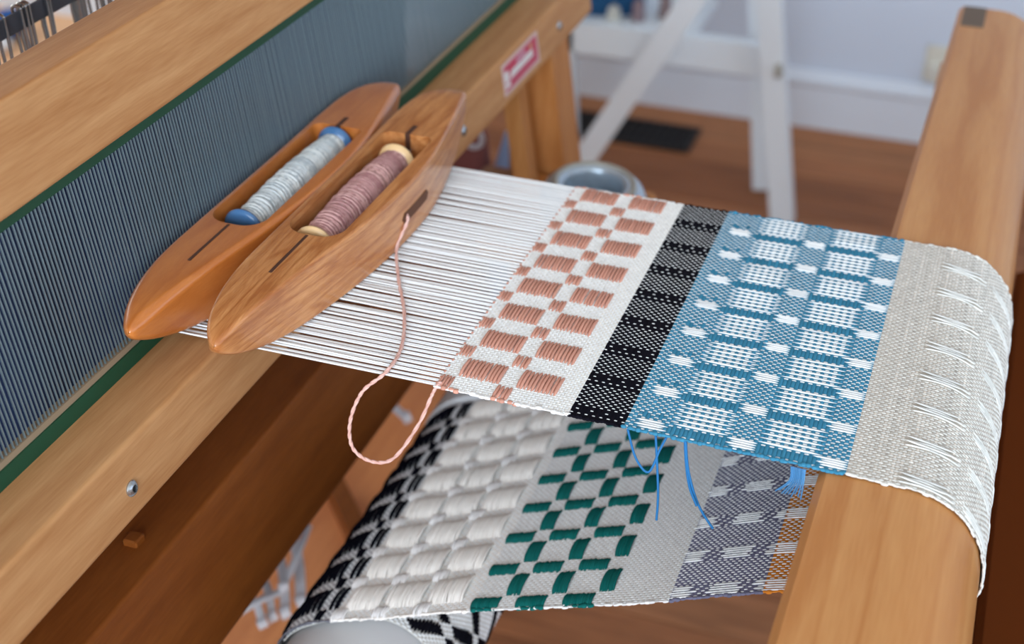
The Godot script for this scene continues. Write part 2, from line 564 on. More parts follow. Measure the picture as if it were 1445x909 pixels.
func loom() -> void:
	# ---- the frame: breast beam, knee rail, uprights, heddle castle
	var frame := thing("loom_frame", "maple floor loom frame with a wide breast beam under the cloth", "loom", Vector3(0.7, -Y0, -0.3))
	var s := Shape.new()
	var right := []
	for u in range(0, 12):
		pass
	var near := [Vector2(-0.0488, -0.0055), Vector2(-0.0446, -0.0013)]
	var far := [Vector2(-0.0352, -0.0055), Vector2(-0.0310, -0.0013)]
	for k in cloth_len():
		var q := path[k]
		if over_beam(k):
			var n := normal_at(k)
			near.append(q - n * 0.0015)
			far.append(q - n * 0.0015)
	near.append(Vector2(-0.0446, -0.079)); far.append(Vector2(-0.0310, -0.079))
	near.append(Vector2(-0.0488, -0.075)); far.append(Vector2(-0.0352, -0.075))
	s.prism(0.12, 1.322, near, far, 6)
	var bb := put("breast_beam", s, M.beam, frame, 30.0)
	bb.set_meta("label", "thick honey maple beam with a rounded front edge")
	s = Shape.new()
	s.box(Vector3(1.2945, -0.0012, -0.0205), Vector3(0.052, 0.0018, 0.020), 0.0006)
	put("corner_patch", s, plain(Color(0.42, 0.36, 0.31), 0.8), bb)
	s = Shape.new()
	s.prism(0.12, 1.05, rounded([Vector2(-0.413, -0.12), Vector2(-0.413, -0.244), Vector2(-0.452, -0.244), Vector2(-0.452, -0.12)], [0.003, 0.012, 0.004, 0.004]))
	put("knee_rail", s, M.rail, frame)
	s = Shape.new()
	s.box(Vector3(0.524, -0.1185, -0.436), Vector3(0.010, 0.006, 0.010), 0.001)
	put("beater_stop", s, M.rail, frame)
	for x in [1.36]:
		s = Shape.new()
		s.box(Vector3(x, -0.41, -0.02), Vector3(0.06, 0.66, 0.05), 0.004)
		put("front_post", s, M.post, frame)
	s = Shape.new()
	s.box(Vector3(1.305, -0.35, -0.452), Vector3(0.09, 0.62, 0.022), 0.003)
	put("upright", s, M.post, frame)
	s = Shape.new()
	s.box(Vector3(0.74, 0.34, -0.50), Vector3(1.24, 0.24, 0.024), 0.003)
	s.box(Vector3(0.74, 0.47, -0.70), Vector3(1.24, 0.024, 0.42), 0.003)
	put("castle", s, M.beater, frame)  # unseen castle panel and roof, added to shade the top bar
	for x in [0.085, 1.385]:
		s = Shape.new()
		s.box(Vector3(x, -0.134, -0.74), Vector3(0.05, 1.23, 0.10), 0.004)
		put("castle_post", s, M.post, frame)
	s = Shape.new()
	s.box(Vector3(0.11, -0.40, -0.02), Vector3(0.06, 0.70, 0.05), 0.004)
	put("front_post", s, M.post, frame)
	s = Shape.new()
	s.box(Vector3(0.085, -0.19, -0.37), Vector3(0.03, 0.08, 0.64), 0.004)
	put("side_rail", s, M.beater, frame)
	s = Shape.new()
	s.box(Vector3(1.115, -0.1855, -0.372), Vector3(0.15, 0.02, 0.18), 0.003)
	put("side_shelf", s, M.post, frame)
	# foot boards under the warp, seen past the knee rail
	for q in [[-0.775, 0.10, -0.556], [-0.668, 0.105, -0.553], [-0.557, 0.108, -0.56]]:
		s = Shape.new()
		s.box(Vector3(0.95, q[2], q[0]), Vector3(1.3, 0.022, q[1]), 0.004)
		put("foot_board", s, M.treadle, frame)
	s = Shape.new()
	bar(s, Vector3(1.065, -0.545, -0.60), Vector3(0.955, -0.545, -0.50), 0.045, 0.02)  # dark wood bar lying across the foot boards
	put("dark_bar", s, M.rail, frame)
	# cloth beam: paper covered roller
	s = Shape.new()
	s.lathe(Vector3(0.40, ROLL.y, ROLL.x), Vector3.RIGHT, [Vector2(0, 0), Vector2(0, 0.0585), Vector2(0.445, 0.0585), Vector2(0.449, 0.067), Vector2(0.56, 0.068), Vector2(0.56, 0)], 48)
	var cb := put("cloth_beam", s, M.paper, frame)
	cb.set_meta("label", "roller wrapped in white paper")

	# ---- the beater
	var beater := thing("beater", "hanging maple beater with top and bottom bars holding the reed", "beater", Vector3(0.72, -0.25, -0.44))
	s = Shape.new()
	var a := leaning(REED_FOOT, 0.0, 0.0)
	var low := [leaning(a, 0.0, 0.0455), leaning(a, -0.042, 0.0455), leaning(a, -0.046, -0.012), leaning(a, 0.0, -0.012)]
	s.prism(0.12, 1.306, rounded(low, [0.0035, 0.003, 0.003, 0.003]))
	put("race_bar", s, M.beater, beater)
	var b := leaning(REED_FOOT, 0.1318, 0.0165)
	s = Shape.new()
	s.prism(0.12, 1.306, rounded([leaning(b, 0.0545, 0.0), leaning(b, 0.0, 0.0), leaning(b, 0.0, -0.0395), leaning(b, 0.0545, -0.0395)], [0.003, 0.004, 0.003, 0.003]))
	put("top_bar", s, M.beater, beater)
	for side in [0]:
		s = Shape.new()
		var lo := leaning(REED_FOOT, -0.40, 0.022)
		var hi := leaning(REED_FOOT, -0.040, 0.022)
		var rings := []
		for q in [lo, hi]:
			rings.append([Vector3(1.195, q.y, q.x - 0.017), Vector3(1.195, q.y, q.x + 0.017), Vector3(1.245, q.y, q.x + 0.017), Vector3(1.245, q.y, q.x - 0.017)])
		s.skin(rings)
		put("sword", s, M.post, beater)
		s = Shape.new()
		rings = []
		for q in [lo, hi]:
			rings.append([Vector3(1.142, q.y, q.x - 0.017), Vector3(1.142, q.y, q.x + 0.000), Vector3(1.164, q.y, q.x + 0.000), Vector3(1.195, q.y, q.x - 0.017)])
		s.skin(rings)
		put("sword_batten", s, M.post, beater)
	var n3 := Vector3(0, 0.132, 0.991)
	for q in [Vector3(0.4759, -0.0283, -0.39), Vector3(0.9581, -0.0277, -0.39), Vector3(1.2054, -0.0261, -0.3903)]:
		bolt(on_front(q), n3, 0.0046, beater)
	# red maker's label
	s = Shape.new()
	var l0 := on_front(Vector3(1.054, -0.0095, -0.39))
	var down := Vector3(0, -0.991, 0.132) * 0.0285
	var o := n3 * 0.0004
	s.skin([[l0, l0 + Vector3(0.092, 0, 0), l0 + Vector3(0.092, 0, 0) + down, l0 + down], [l0 + o, l0 + o + Vector3(0.092, 0, 0), l0 + o + Vector3(0.092, 0, 0) + down, l0 + o + down]])
	var lm := StandardMaterial3D.new()
	lm.albedo_texture = ImageTexture.create_from_image(label_image())
	lm.roughness = 0.5
	lm.cull_mode = BaseMaterial3D.CULL_DISABLED
	var dec := put("label_sticker", s, lm, beater, 38.0, func(q: Vector3) -> Vector2: return Vector2((q.x - l0.x) / 0.092, (q - l0).dot(down) / down.length_squared()))
	dec.set_meta("label", "small red and white sticker with pale lettering")

	# ---- the reed in it: wires, green tapes, burlap strip
	var reed := thing("reed", "long steel weaving reed with green edge tapes standing in the beater", "reed", Vector3(0.72, REED_FOOT.y, REED_FOOT.x))
	s = Shape.new()
	var wire_in := -0.0012
	var r0 := leaning(REED_FOOT, 0.0, 0.0)
	s.prism(0.12, 1.300, [leaning(r0, 0.0, 0.0025), leaning(r0, 0.0095, 0.0025), leaning(r0, 0.0095, -0.007), leaning(r0, 0.0, -0.007)])
	put("edge_tape", s, M.green, reed)
	s = Shape.new()
	s.prism(0.12, 1.300, [leaning(r0, 0.1203, 0.0025), leaning(r0, 0.142, 0.0025), leaning(r0, 0.142, -0.007), leaning(r0, 0.1203, -0.007)])
	put("edge_tape", s, M.green, reed)
	s = Shape.new()
	s.prism(0.12, 1.300, [leaning(r0, 0.0095, 0.0012), leaning(r0, 0.0125, 0.0006), leaning(r0, 0.0125, -0.006), leaning(r0, 0.0095, -0.006)])
	put("cord_binding", s, M.burlap, reed)
	s = Shape.new()
	var w0 := leaning(REED_FOOT, 0.008, wire_in)
	var w1 := leaning(REED_FOOT, 0.123, wire_in)
	s.skin([[Vector3(-0.00036, w0.y, w0.x - 0.00052), Vector3(0.00036, w0.y, w0.x - 0.00052), Vector3(0.00036, w0.y, w0.x + 0.00052), Vector3(-0.00036, w0.y, w0.x + 0.00052)], [Vector3(-0.00036, w1.y, w1.x - 0.00052), Vector3(0.00036, w1.y, w1.x - 0.00052), Vector3(0.00036, w1.y, w1.x + 0.00052), Vector3(-0.00036, w1.y, w1.x + 0.00052)]])
	var wm := s.mesh(Vector3.ZERO)
	var dent := 0.0031
	var x0 := 0.40
	for k in 291:
		place("wire", wm, M.wire, reed, Transform3D(Basis.IDENTITY, Vector3(x0 + k * dent + rng.randfn(0.0, 0.00011), 0, 0)))

	# ---- navy cloth hanging behind the reed
	s = Shape.new()
	var rows := []
	for j in 9:
		var row := []
		var t := j / 8.0
		for k in 60:
			var x := 0.13 + k * 0.0203
			row.append(Vector3(x, 0.06 - t * 0.5, -0.60 + 0.012 * sin(x * 41.0 + t) * (0.3 + t)))
		rows.append(row)
	var back := []
	s.skin(rows, false, false)
	tag(put("dark_cloth", s, M.navy), "dark navy cloth hanging in the loom behind the wires of the reed", "cloth")
	heddles()

func on_front(q: Vector3) -> Vector3:     # onto the front face of the race bar
	var a := leaning(REED_FOOT, 0.0, 0.0455)
	var t := (q.y - a.y) / 0.991
	return Vector3(q.x, q.y, a.x - 0.132 * t)

func heddles() -> void:
	# the flat bar of a harness behind the beater and the wire heddles that hang on it
	var z := -0.58
	var bar := thing("heddle_bar", "flat dark steel heddle bar behind the top of the beater", "loom bar", Vector3(0.68, 0.12, z))
	var s := Shape.new()
	s.box(Vector3(0.72, 0.1375, z), Vector3(0.9, 0.0125, 0.0022), 0.0004)
	put("bar", s, M.dark_steel, bar)
	var places := [0.655, 0.667, 0.683, 0.6885, 0.6915, 0.709, 0.7125, 0.741, 0.744, 0.747, 0.760, 0.772, 0.775, 0.789, 0.80, 0.815]
	var nth := ["first", "second", "third", "fourth", "fifth", "sixth", "seventh", "eighth", "ninth", "tenth", "eleventh", "twelfth", "thirteenth", "fourteenth", "fifteenth", "sixteenth"]
	for k in places.size():
		var x: float = places[k]
		var lean := rng.randf_range(-0.002, 0.003)
		var h := thing("wire_heddle", "%s shiny wire heddle from the left end of the dark steel heddle bar" % nth[k], "heddle", Vector3(x, 0.02, z), "wire heddles on the steel bar")
		s = Shape.new()
		var loop := []
		for j in 13:
			var a := PI * j / 12.0
			loop.append(Vector3(x + lean * 0.2, 0.145 + sin(a) * 0.0022, z + cos(a) * 0.0032))
		var front := [Vector3(x + lean, 0.085, z + 0.003), Vector3(x + lean * 0.4, 0.125, z + 0.0034)]
		var rear := [Vector3(x + lean * 0.4, 0.125, z - 0.0034), Vector3(x + lean, 0.085, z)]
		s.tube(front + loop + rear, 0.00115, 6)
		s.tube([Vector3(x + lean, 0.088, z + 0.001), Vector3(x + lean * 1.5, 0.03, z + 0.001)], 0.0011, 6)
		put("wire", s, M.steel, h)
		s = Shape.new()
		var eye := []
		for j in 13:
			var a := TAU * j / 12.0
			eye.append(Vector3(x + lean * 1.2 + sin(a) * 0.0016, 0.1 + cos(a) * 0.006, z + 0.0015))
		s.tube(eye, 0.0007, 6)
		put("eye", s, M.steel, h)
	# what is seen through them, far behind the loom on the floor
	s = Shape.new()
	s.box(Vector3(2.40, -0.743, -2.15), Vector3(0.54, 0.012, 0.75), 0.004)  # sunlit wood floor given as a pale peach slab
	tag(put("sunlit_floor_patch", s, plain(Color(0.95, 0.76, 0.58), 0.9)), "pale peach slab standing in for sunlit wood floor far behind the wire heddles", "floor_patch")
	s = Shape.new()
	s.box(Vector3(2.49, -0.70, -2.145), Vector3(0.10, 0.06, 0.075), 0.02)
	tag(put("blue_cushion", s, plain(Color(0.10, 0.34, 0.62), 0.8), null, 80.0), "small blue cushion glimpsed behind the heddles at the top left", "cushion")
	s = Shape.new()
	s.box(Vector3(2.405, -0.715, -2.115), Vector3(0.06, 0.03, 0.05), 0.01)  # white block in place of the bright light there
	tag(put("bright_light_block", s, plain(Color(0.93, 0.95, 0.96), 0.8)), "white block standing in for bright light beside the blue cushion at the far left", "paper")

# ------------------------------------------------------------------ the woven cloth
var path := PackedVector2Array()      # (z, y) of the cloth every millimetre, from the fell over the breast beam to the roll
const STEP := 0.001
const ROLL := Vector2(-0.324, -0.271)
const ROLL_R := 0.0635

func make_path() -> void:
	var pts := [Vector2(-0.2585, 0.0), Vector2(-0.20, 0.0), Vector2(-0.15, 0.0), Vector2(-0.10, 0.0), Vector2(-0.05, 0.0), Vector2(-0.010, -0.0001), Vector2(0.0105, -0.0014), Vector2(0.0265, -0.0088), Vector2(0.0385, -0.0225), Vector2(0.0446, -0.0385), Vector2(0.0462, -0.056), Vector2(0.041, -0.070), Vector2(0.028, -0.0775), Vector2(0.006, -0.0805), Vector2(-0.025, -0.083), Vector2(-0.0440, -0.0865), Vector2(-0.062, -0.0924), Vector2(-0.0934, -0.1061), Vector2(-0.134, -0.1245), Vector2(-0.186, -0.1452), Vector2(-0.2414, -0.1667), Vector2(-0.2906, -0.1884), Vector2(-0.325, -0.2026)]
	for k in 30:
		var a := deg_to_rad(112.0 + k * 5.0)
		pts.append(ROLL + Vector2(cos(a), sin(a)) * ROLL_R)
	var dense := PackedVector2Array()
	for k in pts.size() - 1:
		var a: Vector2 = pts[maxi(k - 1, 0)]
		var d: Vector2 = pts[mini(k + 2, pts.size() - 1)]
		for j in 40:
			dense.append(pts[k].cubic_interpolate(pts[k + 1], a, d, j / 40.0))
	path.append(dense[0])
	var need := STEP
	for k in dense.size() - 1:
		var a := dense[k]
		var d := dense[k + 1]
		var l := a.distance_to(d)
		while need <= l:
			path.append(a.lerp(d, need / l))
			need += STEP
		need -= l

func cloth_len() -> int:
	return path.size()

func over_beam(k: int) -> bool:
	var q := path[k]
	return q.x > -0.02 and k * STEP > 0.2 and k * STEP < 0.42 and k % 5 == 0

func normal_at(k: int) -> Vector2:
	var t := (path[mini(k + 1, path.size() - 1)] - path[maxi(k - 1, 0)]).normalized()
	return Vector2(-t.y, t.x)

func spot(u: float, x: float, h: float) -> Vector3:
	var g := clampf(u / STEP, 0.0, path.size() - 1.001)
	var k := int(g)
	var q := path[k].lerp(path[k + 1], g - k) + normal_at(k) * h
	return Vector3(x, q.y, q.x)

func along_at(u: float) -> Vector3:
	var k := clampi(int(u / STEP), 0, path.size() - 2)
	var t := (path[k + 1] - path[k]).normalized()
	return Vector3(0, t.y, t.x)

func u_low(z: float) -> float:        # where the lower run of the cloth passes z
	for k in range(int(0.40 / STEP), path.size()):
		if path[k].x < z:
			return k * STEP
	return path.size() * STEP

func end_x(i: float) -> float:
	return NEAR_X + (FAR_X - NEAR_X) * (i + 0.5) / ENDS

var grain_mesh: Mesh

func make_grain() -> void:             # one thread where it lies on the surface: a small pillow, one unit long
	var s := Shape.new()
	var rings := []
	for k in 7:
		var t := -0.5 + k / 6.0
		var r := pow(maxf(1.0 - pow(absf(t) * 2.0, 2.6), 0.0), 0.5)
		var ring := []
		for j in 7:
			var a := TAU * j / 7
			ring.append(Vector3(cos(a) * 0.5 * maxf(r, 0.05), sin(a) * 0.5 * maxf(r, 0.05), t))
		rings.append(ring)
	s.skin(rings)
	grain_mesh = s.mesh(Vector3.ZERO, 80.0)

func jitter(c: Color, amount: float) -> Color:
	var k := 1.0 + rng.randfn(0.0, amount)
	return Color(c.r * k, c.g * k, c.b * k)

func lin(c: Color) -> Color:
	return c.srgb_to_linear()

const DE := 0.259 / 128.0

# draws picks of one band. rule(i, j) gives true where the warp is on top. face is 1 for the right side, -1 for the reverse.
func weave(parent: Node3D, u0: float, u1: float, picks: int, face: float, rule: Callable, warp: Color, weft: Color, warp_w := 0.62, weft_w := 0.8, lift := 0.0, spread := 0.05, slub := 0.0, reach := 0.42, rise := 0.0) -> void:
	var list := []
	var tints := []
	var dp := (u1 - u0) / picks
	var on := []
	for j in picks:
		var row := PackedByteArray()
		for i in ENDS:
			row.append(1 if rule.call(i, j) else 0)
		on.append(row)
	var ground := face * 0.00012
	var slubs := []
	for j in picks:
		slubs.append(rng.randfn(0.0, slub) if slub > 0.0 else 0.0)
	for i in ENDS:                       # warp on top: runs along the cloth
		var j := 0
		while j < picks:
			if on[j][i] == 0:
				j += 1
				continue
			var e := j
			while e < picks and on[e][i] == 1:
				e += 1
			var n := e - j
			var um := u0 + (j + e) * 0.5 * dp
			var t := along_at(um)
			var nn := Vector3(0, t.z, -t.y)
			var long := (n + reach) * dp
			var high := 0.0009 + (0.0003 if n > 2 else 0.0)
			var b := Basis(Vector3.RIGHT * DE * warp_w, nn * high, t * long)
			var x := end_x(i) + rng.randfn(0.0, 0.00005)
			if n > 2:
				b.x = Vector3.RIGHT * DE * maxf(warp_w, 0.74)
			if n > 2:                       # long floats bundle up and lean a little
				b = b.rotated(nn, rng.randfn(0.0, 0.013))
				if n * dp > 0.012 and absf(path[clampi(int((um + long * 0.5) / STEP), 0, path.size() - 1)].y - path[clampi(int((um - long * 0.5) / STEP), 0, path.size() - 1)].y) > 0.006:
					var parts := 5
					for q in parts:
						var uq := um + ((q + 0.5) / parts - 0.5) * long
						var tq := along_at(uq)
						list.append(Transform3D(Basis(Vector3.RIGHT * DE * warp_w, Vector3(0, tq.z, -tq.y) * high, tq * long / parts * 1.5), spot(uq, x, ground + face * 0.0003 + lift)))
						tints.append(jitter(warp, spread))
					j = e
					continue
			list.append(Transform3D(b, spot(um, x, ground + face * (0.0003 if n > 2 else 0.0) + lift)))
			tints.append(jitter(warp, spread))
			j = e
	for j in picks:
		var i := 0
		while i < ENDS:
			if on[j][i] == 1:
				i += 1
				continue
			var e := i
			while e < ENDS and on[j][e] == 0:
				e += 1
			var n := e - i
			var u := u0 + (j + 0.5) * dp
			var t := along_at(u)
			var nn := Vector3(0, t.z, -t.y)
			var done := i
			var own: Color = weft * (1.0 + slubs[j])
			while done < e:               # very long ones are cut so that they follow the cloth
				var m := mini(e - done, 12)
				var b := Basis(t * dp * weft_w, nn * 0.0009, Vector3.RIGHT * (m + (0.55 if rise > 0.0 else 0.35)) * DE)
				list.append(Transform3D(b, spot(u, end_x(done + (m - 1) * 0.5), ground + lift + face * rise)))
				tints.append(jitter(own, spread))
				done += m
			i = e
	copies("threads", grain_mesh, M.fibre, parent, list, tints)

func band(called: String, cloth: Node3D, u0: float, u1: float, color: Color, near := NEAR_X, far := FAR_X) -> MeshInstance3D:
	var s := Shape.new()
	s.tint = lin(color)
	var n := maxi(2, int(ceil((u1 - u0) / 0.003)))
	var rings := []
	for k in n + 1:
		var u := u0 + (u1 - u0) * k / n
		rings.append([spot(u, near, 0.00025), spot(u, far, 0.00025), spot(u, far, -0.00025), spot(u, near, -0.00025)])
	s.skin(rings)
	return put(called, s, M.fibre, cloth)

# thick pattern yarns floating side by side across the warp: one raised block
func floats(parent: Node3D, called: String, x0: float, x1: float, u0: float, u1: float, yarns: int, r: float, high: float, face: float, color: Color, spread := 0.05, wobble := 0.0) -> void:
	var s := Shape.new()
	var dp := (u1 - u0) / yarns
	for k in yarns:
		s.tint = jitter(lin(color), spread)
		var pts := []
		var rad := []
		var u := u0 + (k + 0.5) * dp + rng.randfn(0.0, wobble)
		var e0 := x0 + rng.randfn(0.0, 0.0003)
		var e1 := x1 + rng.randfn(0.0, 0.0003)
		var hk := high * (1.0 + rng.randfn(0.0, 0.08))
		for j in 8:
			var t := j / 7.0
			var bulge := 1.0 - pow(absf(2.0 * t - 1.0), 3.0)
			pts.append(spot(u + rng.randfn(0.0, wobble * 0.4), lerpf(e0, e1, t), face * (hk * bulge - 0.0006)))
			rad.append(r * (0.72 + 0.28 * bulge))
		s.tube(pts, rad, 6)
	put(called, s, M.fibre, parent, 80.0)

func selvedge(parent: Node3D, u0: float, u1: float, color: Color, size: float, pitch: float, face := 1.0) -> void:
	var list := []
	var tints := []
	var u := u0 + pitch * 0.5
	while u < u1:
		for x in [NEAR_X, FAR_X]:
			var t := along_at(u)
			var nn := Vector3(0, t.z, -t.y)
			var k := 1.0 + rng.randfn(0.0, 0.25)
			list.append(Transform3D(Basis(Vector3.RIGHT * size * 1.3 * k, nn * size * k, t * pitch * 1.5), spot(u + rng.randfn(0.0, pitch * 0.15), x + (-1.0 if x == NEAR_X else 1.0) * rng.randf() * 0.0006, rng.randfn(0.0, 0.0002))))
			tints.append(jitter(lin(color), 0.06))
		u += pitch
	copies("selvedge", grain_mesh, M.fibre, parent, list, tints)

func row_x(rep: int, first: float, last: float) -> Vector2:
	return Vector2(end_x(rep * REPEAT + first - 0.5), end_x(rep * REPEAT + last + 0.5))

func woven() -> void:
	var cloth := thing("woven_sampler", "handwoven sampler of patterned bands on white warp, stretched over the breast beam", "cloth", Vector3(0.71, -0.3, -0.2))
	var warp := lin(Color(0.93, 0.94, 0.94))
	var white := Color(0.92, 0.92, 0.91)
	# ---- the bare warp between reed and fell, in pairs as the reed spaces them
	var s := Shape.new()
	s.tint = warp
	s.tube([Vector3(0, 0, 0), Vector3(0, 0, -0.07), Vector3(0, 0, -0.13), Vector3(0, 0, -0.186)], 0.00061, 6)
	var tm := s.mesh(Vector3.ZERO, 80.0)
	for i in ENDS:
		var x := end_x(i)
		var pair := x + (0.00043 if i % 2 == 0 else -0.00043) + rng.randfn(0.0, 0.0001)
		var spread := (x - 0.7125) * 0.028 / 0.215 + rng.randfn(0.0, 0.0004)
		var o := place("warp_thread", tm, M.fibre, cloth, Transform3D(Basis(Vector3.UP, -spread) * Basis(Vector3.RIGHT, rng.randfn(0.0, 0.0035) + (0.004 if i % 4 < 2 else -0.002)), Vector3(pair, 0.0, -0.257)))
		o.name = "warp_thread"
	var plain_rule := func(i: int, j: int) -> bool: return (i + j) % 2 == 0

	# ---- pink blocks
	var U := 0.2585
	var bnd := band("pink_block_band", cloth, 0.0, U - 0.1924, white)
	weave(bnd, 0.0, U - 0.1924, 34, 1.0, plain_rule, warp, lin(Color(0.90, 0.90, 0.88)), 0.7, 0.8)
	var rose := Color(0.80, 0.585, 0.51)
	var cols := [[0.0008, 0.0085, 4, false], [0.0085, 0.0336, 11, true], [0.0336, 0.0430, 4, false], [0.0430, 0.0672, 11, true]]
	for rep in 8:
		for c in cols:
			var e: Vector2 = row_x(rep, 6.2, 15.2) if c[3] else row_x(rep, -0.1, 5.5)
			floats(bnd, "pink_block", e.x, e.y, c[0], c[1], c[2], (c[1] - c[0]) / c[2] * 0.50, 0.0017 if c[3] else 0.0012, 1.0, rose, 0.05, 0.00012)
	selvedge(bnd, 0.0, U - 0.1924, white, 0.0015, 0.0030)
	for c in cols:
		selvedge(bnd, c[0] + 0.001, c[1] - 0.001 if not c[3] else c[0] + 0.006, rose, 0.0019, 0.0026)
	# little pink dots along the fell where the last pick passes over single ends
	var dots := []
	var dot_tint := []
	for i in range(1, ENDS, 3):
		dots.append(Transform3D(Basis(Vector3(0.0022, 0, 0), Vector3(0, 0.0013, 0), Vector3(0, 0, 0.0016)), spot(0.0004, end_x(i), 0.0004)))
		dot_tint.append(jitter(lin(rose), 0.05))
	copies("fell_edge", grain_mesh, M.fibre, bnd, dots, dot_tint)
	bnd = band("white_hem_band", cloth, U - 0.1924, U - 0.1798, white)
	weave(bnd, U - 0.1924, U - 0.1798, 8, 1.0, plain_rule, warp, lin(Color(0.90, 0.89, 0.86)), 0.7, 0.8)
	selvedge(bnd, U - 0.1924, U - 0.1798, white, 0.0016, 0.0028)

	# ---- black band with white specks
	var black := Color(0.075, 0.07, 0.10)
	bnd = band("black_speckled_band", cloth, U - 0.1798, U - 0.1485, black)
	weave(bnd, U - 0.1798, U - 0.1485, 15, 1.0, func(i: int, j: int) -> bool:
		var e := i % REPEAT
		if e < 5:
			return (e == 1 and j % 2 == 0) or (e == 3 and j % 2 == 1 and j % 4 == 1)
		return (i + j) % 2 == 0, warp, lin(black), 0.36, 1.2, 0.0, 0.08, 0.0, 0.05, 0.00012)
	selvedge(bnd, U - 0.1798, U - 0.1485, black, 0.0018, 0.0022)

	# ---- blue band of white floats, blue dashes and lattice
	var blue := Color(0.25, 0.52, 0.64)
	bnd = band("blue_float_band", cloth, U - 0.1485, U - 0.0300, blue)
	weave(bnd, U - 0.1485, U - 0.0300, 52, 1.0, func(i: int, j: int) -> bool:
		var e := i % REPEAT
		if e < 5:
			var q := j + (1 if e % 2 == 0 else 0)
			if (q >= 4 and q < 10) or (q >= 25 and q < 31) or q >= 46:
				return e > 0 or j % 2 == 0
			if (j >= 10 and j < 25) or (j >= 31 and j < 46):
				return (i + j * 2) % 4 == 0 and e != 2
			return (i + j) % 2 == 0
		if (j >= 11 and j < 24) or (j >= 32 and j < 45):
			return not (e % 2 == 0 and j % 2 == 0)
		if j < 8 and j > 2 and e < 8 and e > 5:
			return (i + j) % 4 == 0
		return (i + j) % 2 == 0, warp, lin(blue), 0.66, 1.0, 0.0, 0.07, 0.0, 0.30, 0.00022)
	selvedge(bnd, U - 0.1485, U - 0.0300, blue, 0.0019, 0.0024)

	# ---- natural linen with groups of white warp floats, round the front of the beam
	var flax := Color(0.79, 0.76, 0.72)
	var u1 := 0.405
	bnd = band("linen_band", cloth, U - 0.0300, u1, Color(0.74, 0.71, 0.66))
	var total := int((u1 - U + 0.03) / 0.0021)
	weave(bnd, U - 0.0300, u1, total, 1.0, func(i: int, j: int) -> bool:
		var e := i % REPEAT
		var z := -0.0300 + j * 0.0021
		if e < 5 and e > 0 and ((z > -0.003 and z < 0.0215) or (z > 0.034 and z < 0.058) or (z > 0.070 and z < 0.095)):
			return true
		return (i + j) % 2 == 0, lin(Color(0.86, 0.86, 0.84)), lin(flax), 0.55, 0.8, 0.0, 0.08, 0.10)
	selvedge(bnd, U - 0.0300, u1, Color(0.86, 0.85, 0.82), 0.0013, 0.0030)

	# ---- the run under the beam, seen from its reverse
	var z0 := u_low(-0.040)
	var orange := Color(0.84, 0.52, 0.20)
	bnd = band("orange_band", cloth, u1, u_low(-0.0635), orange)
	weave(bnd, z0, u_low(-0.0635), 11, -1.0, func(i: int, j: int) -> bool:
		if i % REPEAT < 5 and j < 10:
			return true
		return (i + j) % 2 == 0, warp, lin(orange), 0.55, 0.9, 0.0, 0.07)
	selvedge(bnd, z0, u_low(-0.0635), orange, 0.0017, 0.0028)
	var slate := Color(0.47, 0.47, 0.57)
	bnd = band("slate_float_band", cloth, u_low(-0.0635), u_low(-0.1157), slate)
	weave(bnd, u_low(-0.0635), u_low(-0.1157), 30, -1.0, func(i: int, j: int) -> bool:
		var e := i % REPEAT
		if e < 5:
			var q := j + (1 if e % 2 == 0 else 0)
			if q < 3 or (q >= 9 and q < 17) or q >= 24:
				return true
			return (i + j) % 3 == 0
		return (i + j) % 2 == 0, warp, lin(slate), 0.55, 0.85, 0.0, 0.07)
	selvedge(bnd, u_low(-0.0635), u_low(-0.1157), Color(0.46, 0.46, 0.55), 0.0019, 0.0026)
	var cool := Color(0.88, 0.88, 0.87)
	bnd = band("plain_white_band", cloth, u_low(-0.1157), u_low(-0.1500), cool)
	weave(bnd, u_low(-0.1157), u_low(-0.1500), 22, -1.0, plain_rule, warp, lin(Color(0.89, 0.88, 0.86)), 0.62, 0.8)
	selvedge(bnd, u_low(-0.1157), u_low(-0.1500), white, 0.0015, 0.003)
	# green lattice: bars and blocks that meet at their corners
	var green := Color(0.09, 0.40, 0.38)
	var g0 := u_low(-0.1500)
	var g1 := u_low(-0.2395)
	bnd = band("green_lattice_band", cloth, g0, g1, cool)
	weave(bnd, g0, g1, 46, -1.0, plain_rule, warp, lin(Color(0.89, 0.88, 0.86)), 0.62, 0.8)
	for rep in 8:
		for k in 3:
			var p := (g1 - g0) / 3.0
			var s0 := g0 + k * p
			var e := row_x(rep, 5.6, 15.4)
			floats(bnd, "green_block", e.x, e.y, s0 + p * 0.03, s0 + p * 0.34, 7, 0.00095, 0.0026, -1.0, green, 0.06, 0.0001)
			e = row_x(rep, 0.0, 4.4)
			floats(bnd, "green_bar", e.x, e.y, s0 + p * 0.39, s0 + p * 1.0, 14, 0.00095, 0.0021, -1.0, green, 0.06, 0.0001)
	selvedge(bnd, g0, g1, white, 0.0015, 0.0034)
	for k in 3:
		var p := (g1 - g0) / 3.0
		selvedge(bnd, g0 + k * p + p * 0.36, g0 + k * p + p * 0.92, green, 0.0021, 0.0032)
	# plump white blocks
	var cream := Color(0.96, 0.94, 0.91)
	var w0 := g1
	var w1 := u_low(-0.338)
	bnd = band("white_puffy_band", cloth, w0, w1, Color(0.93, 0.91, 0.88))
	weave(bnd, w0, w1, 44, -1.0, plain_rule, warp, lin(Color(0.93, 0.91, 0.88)), 0.62, 0.8)
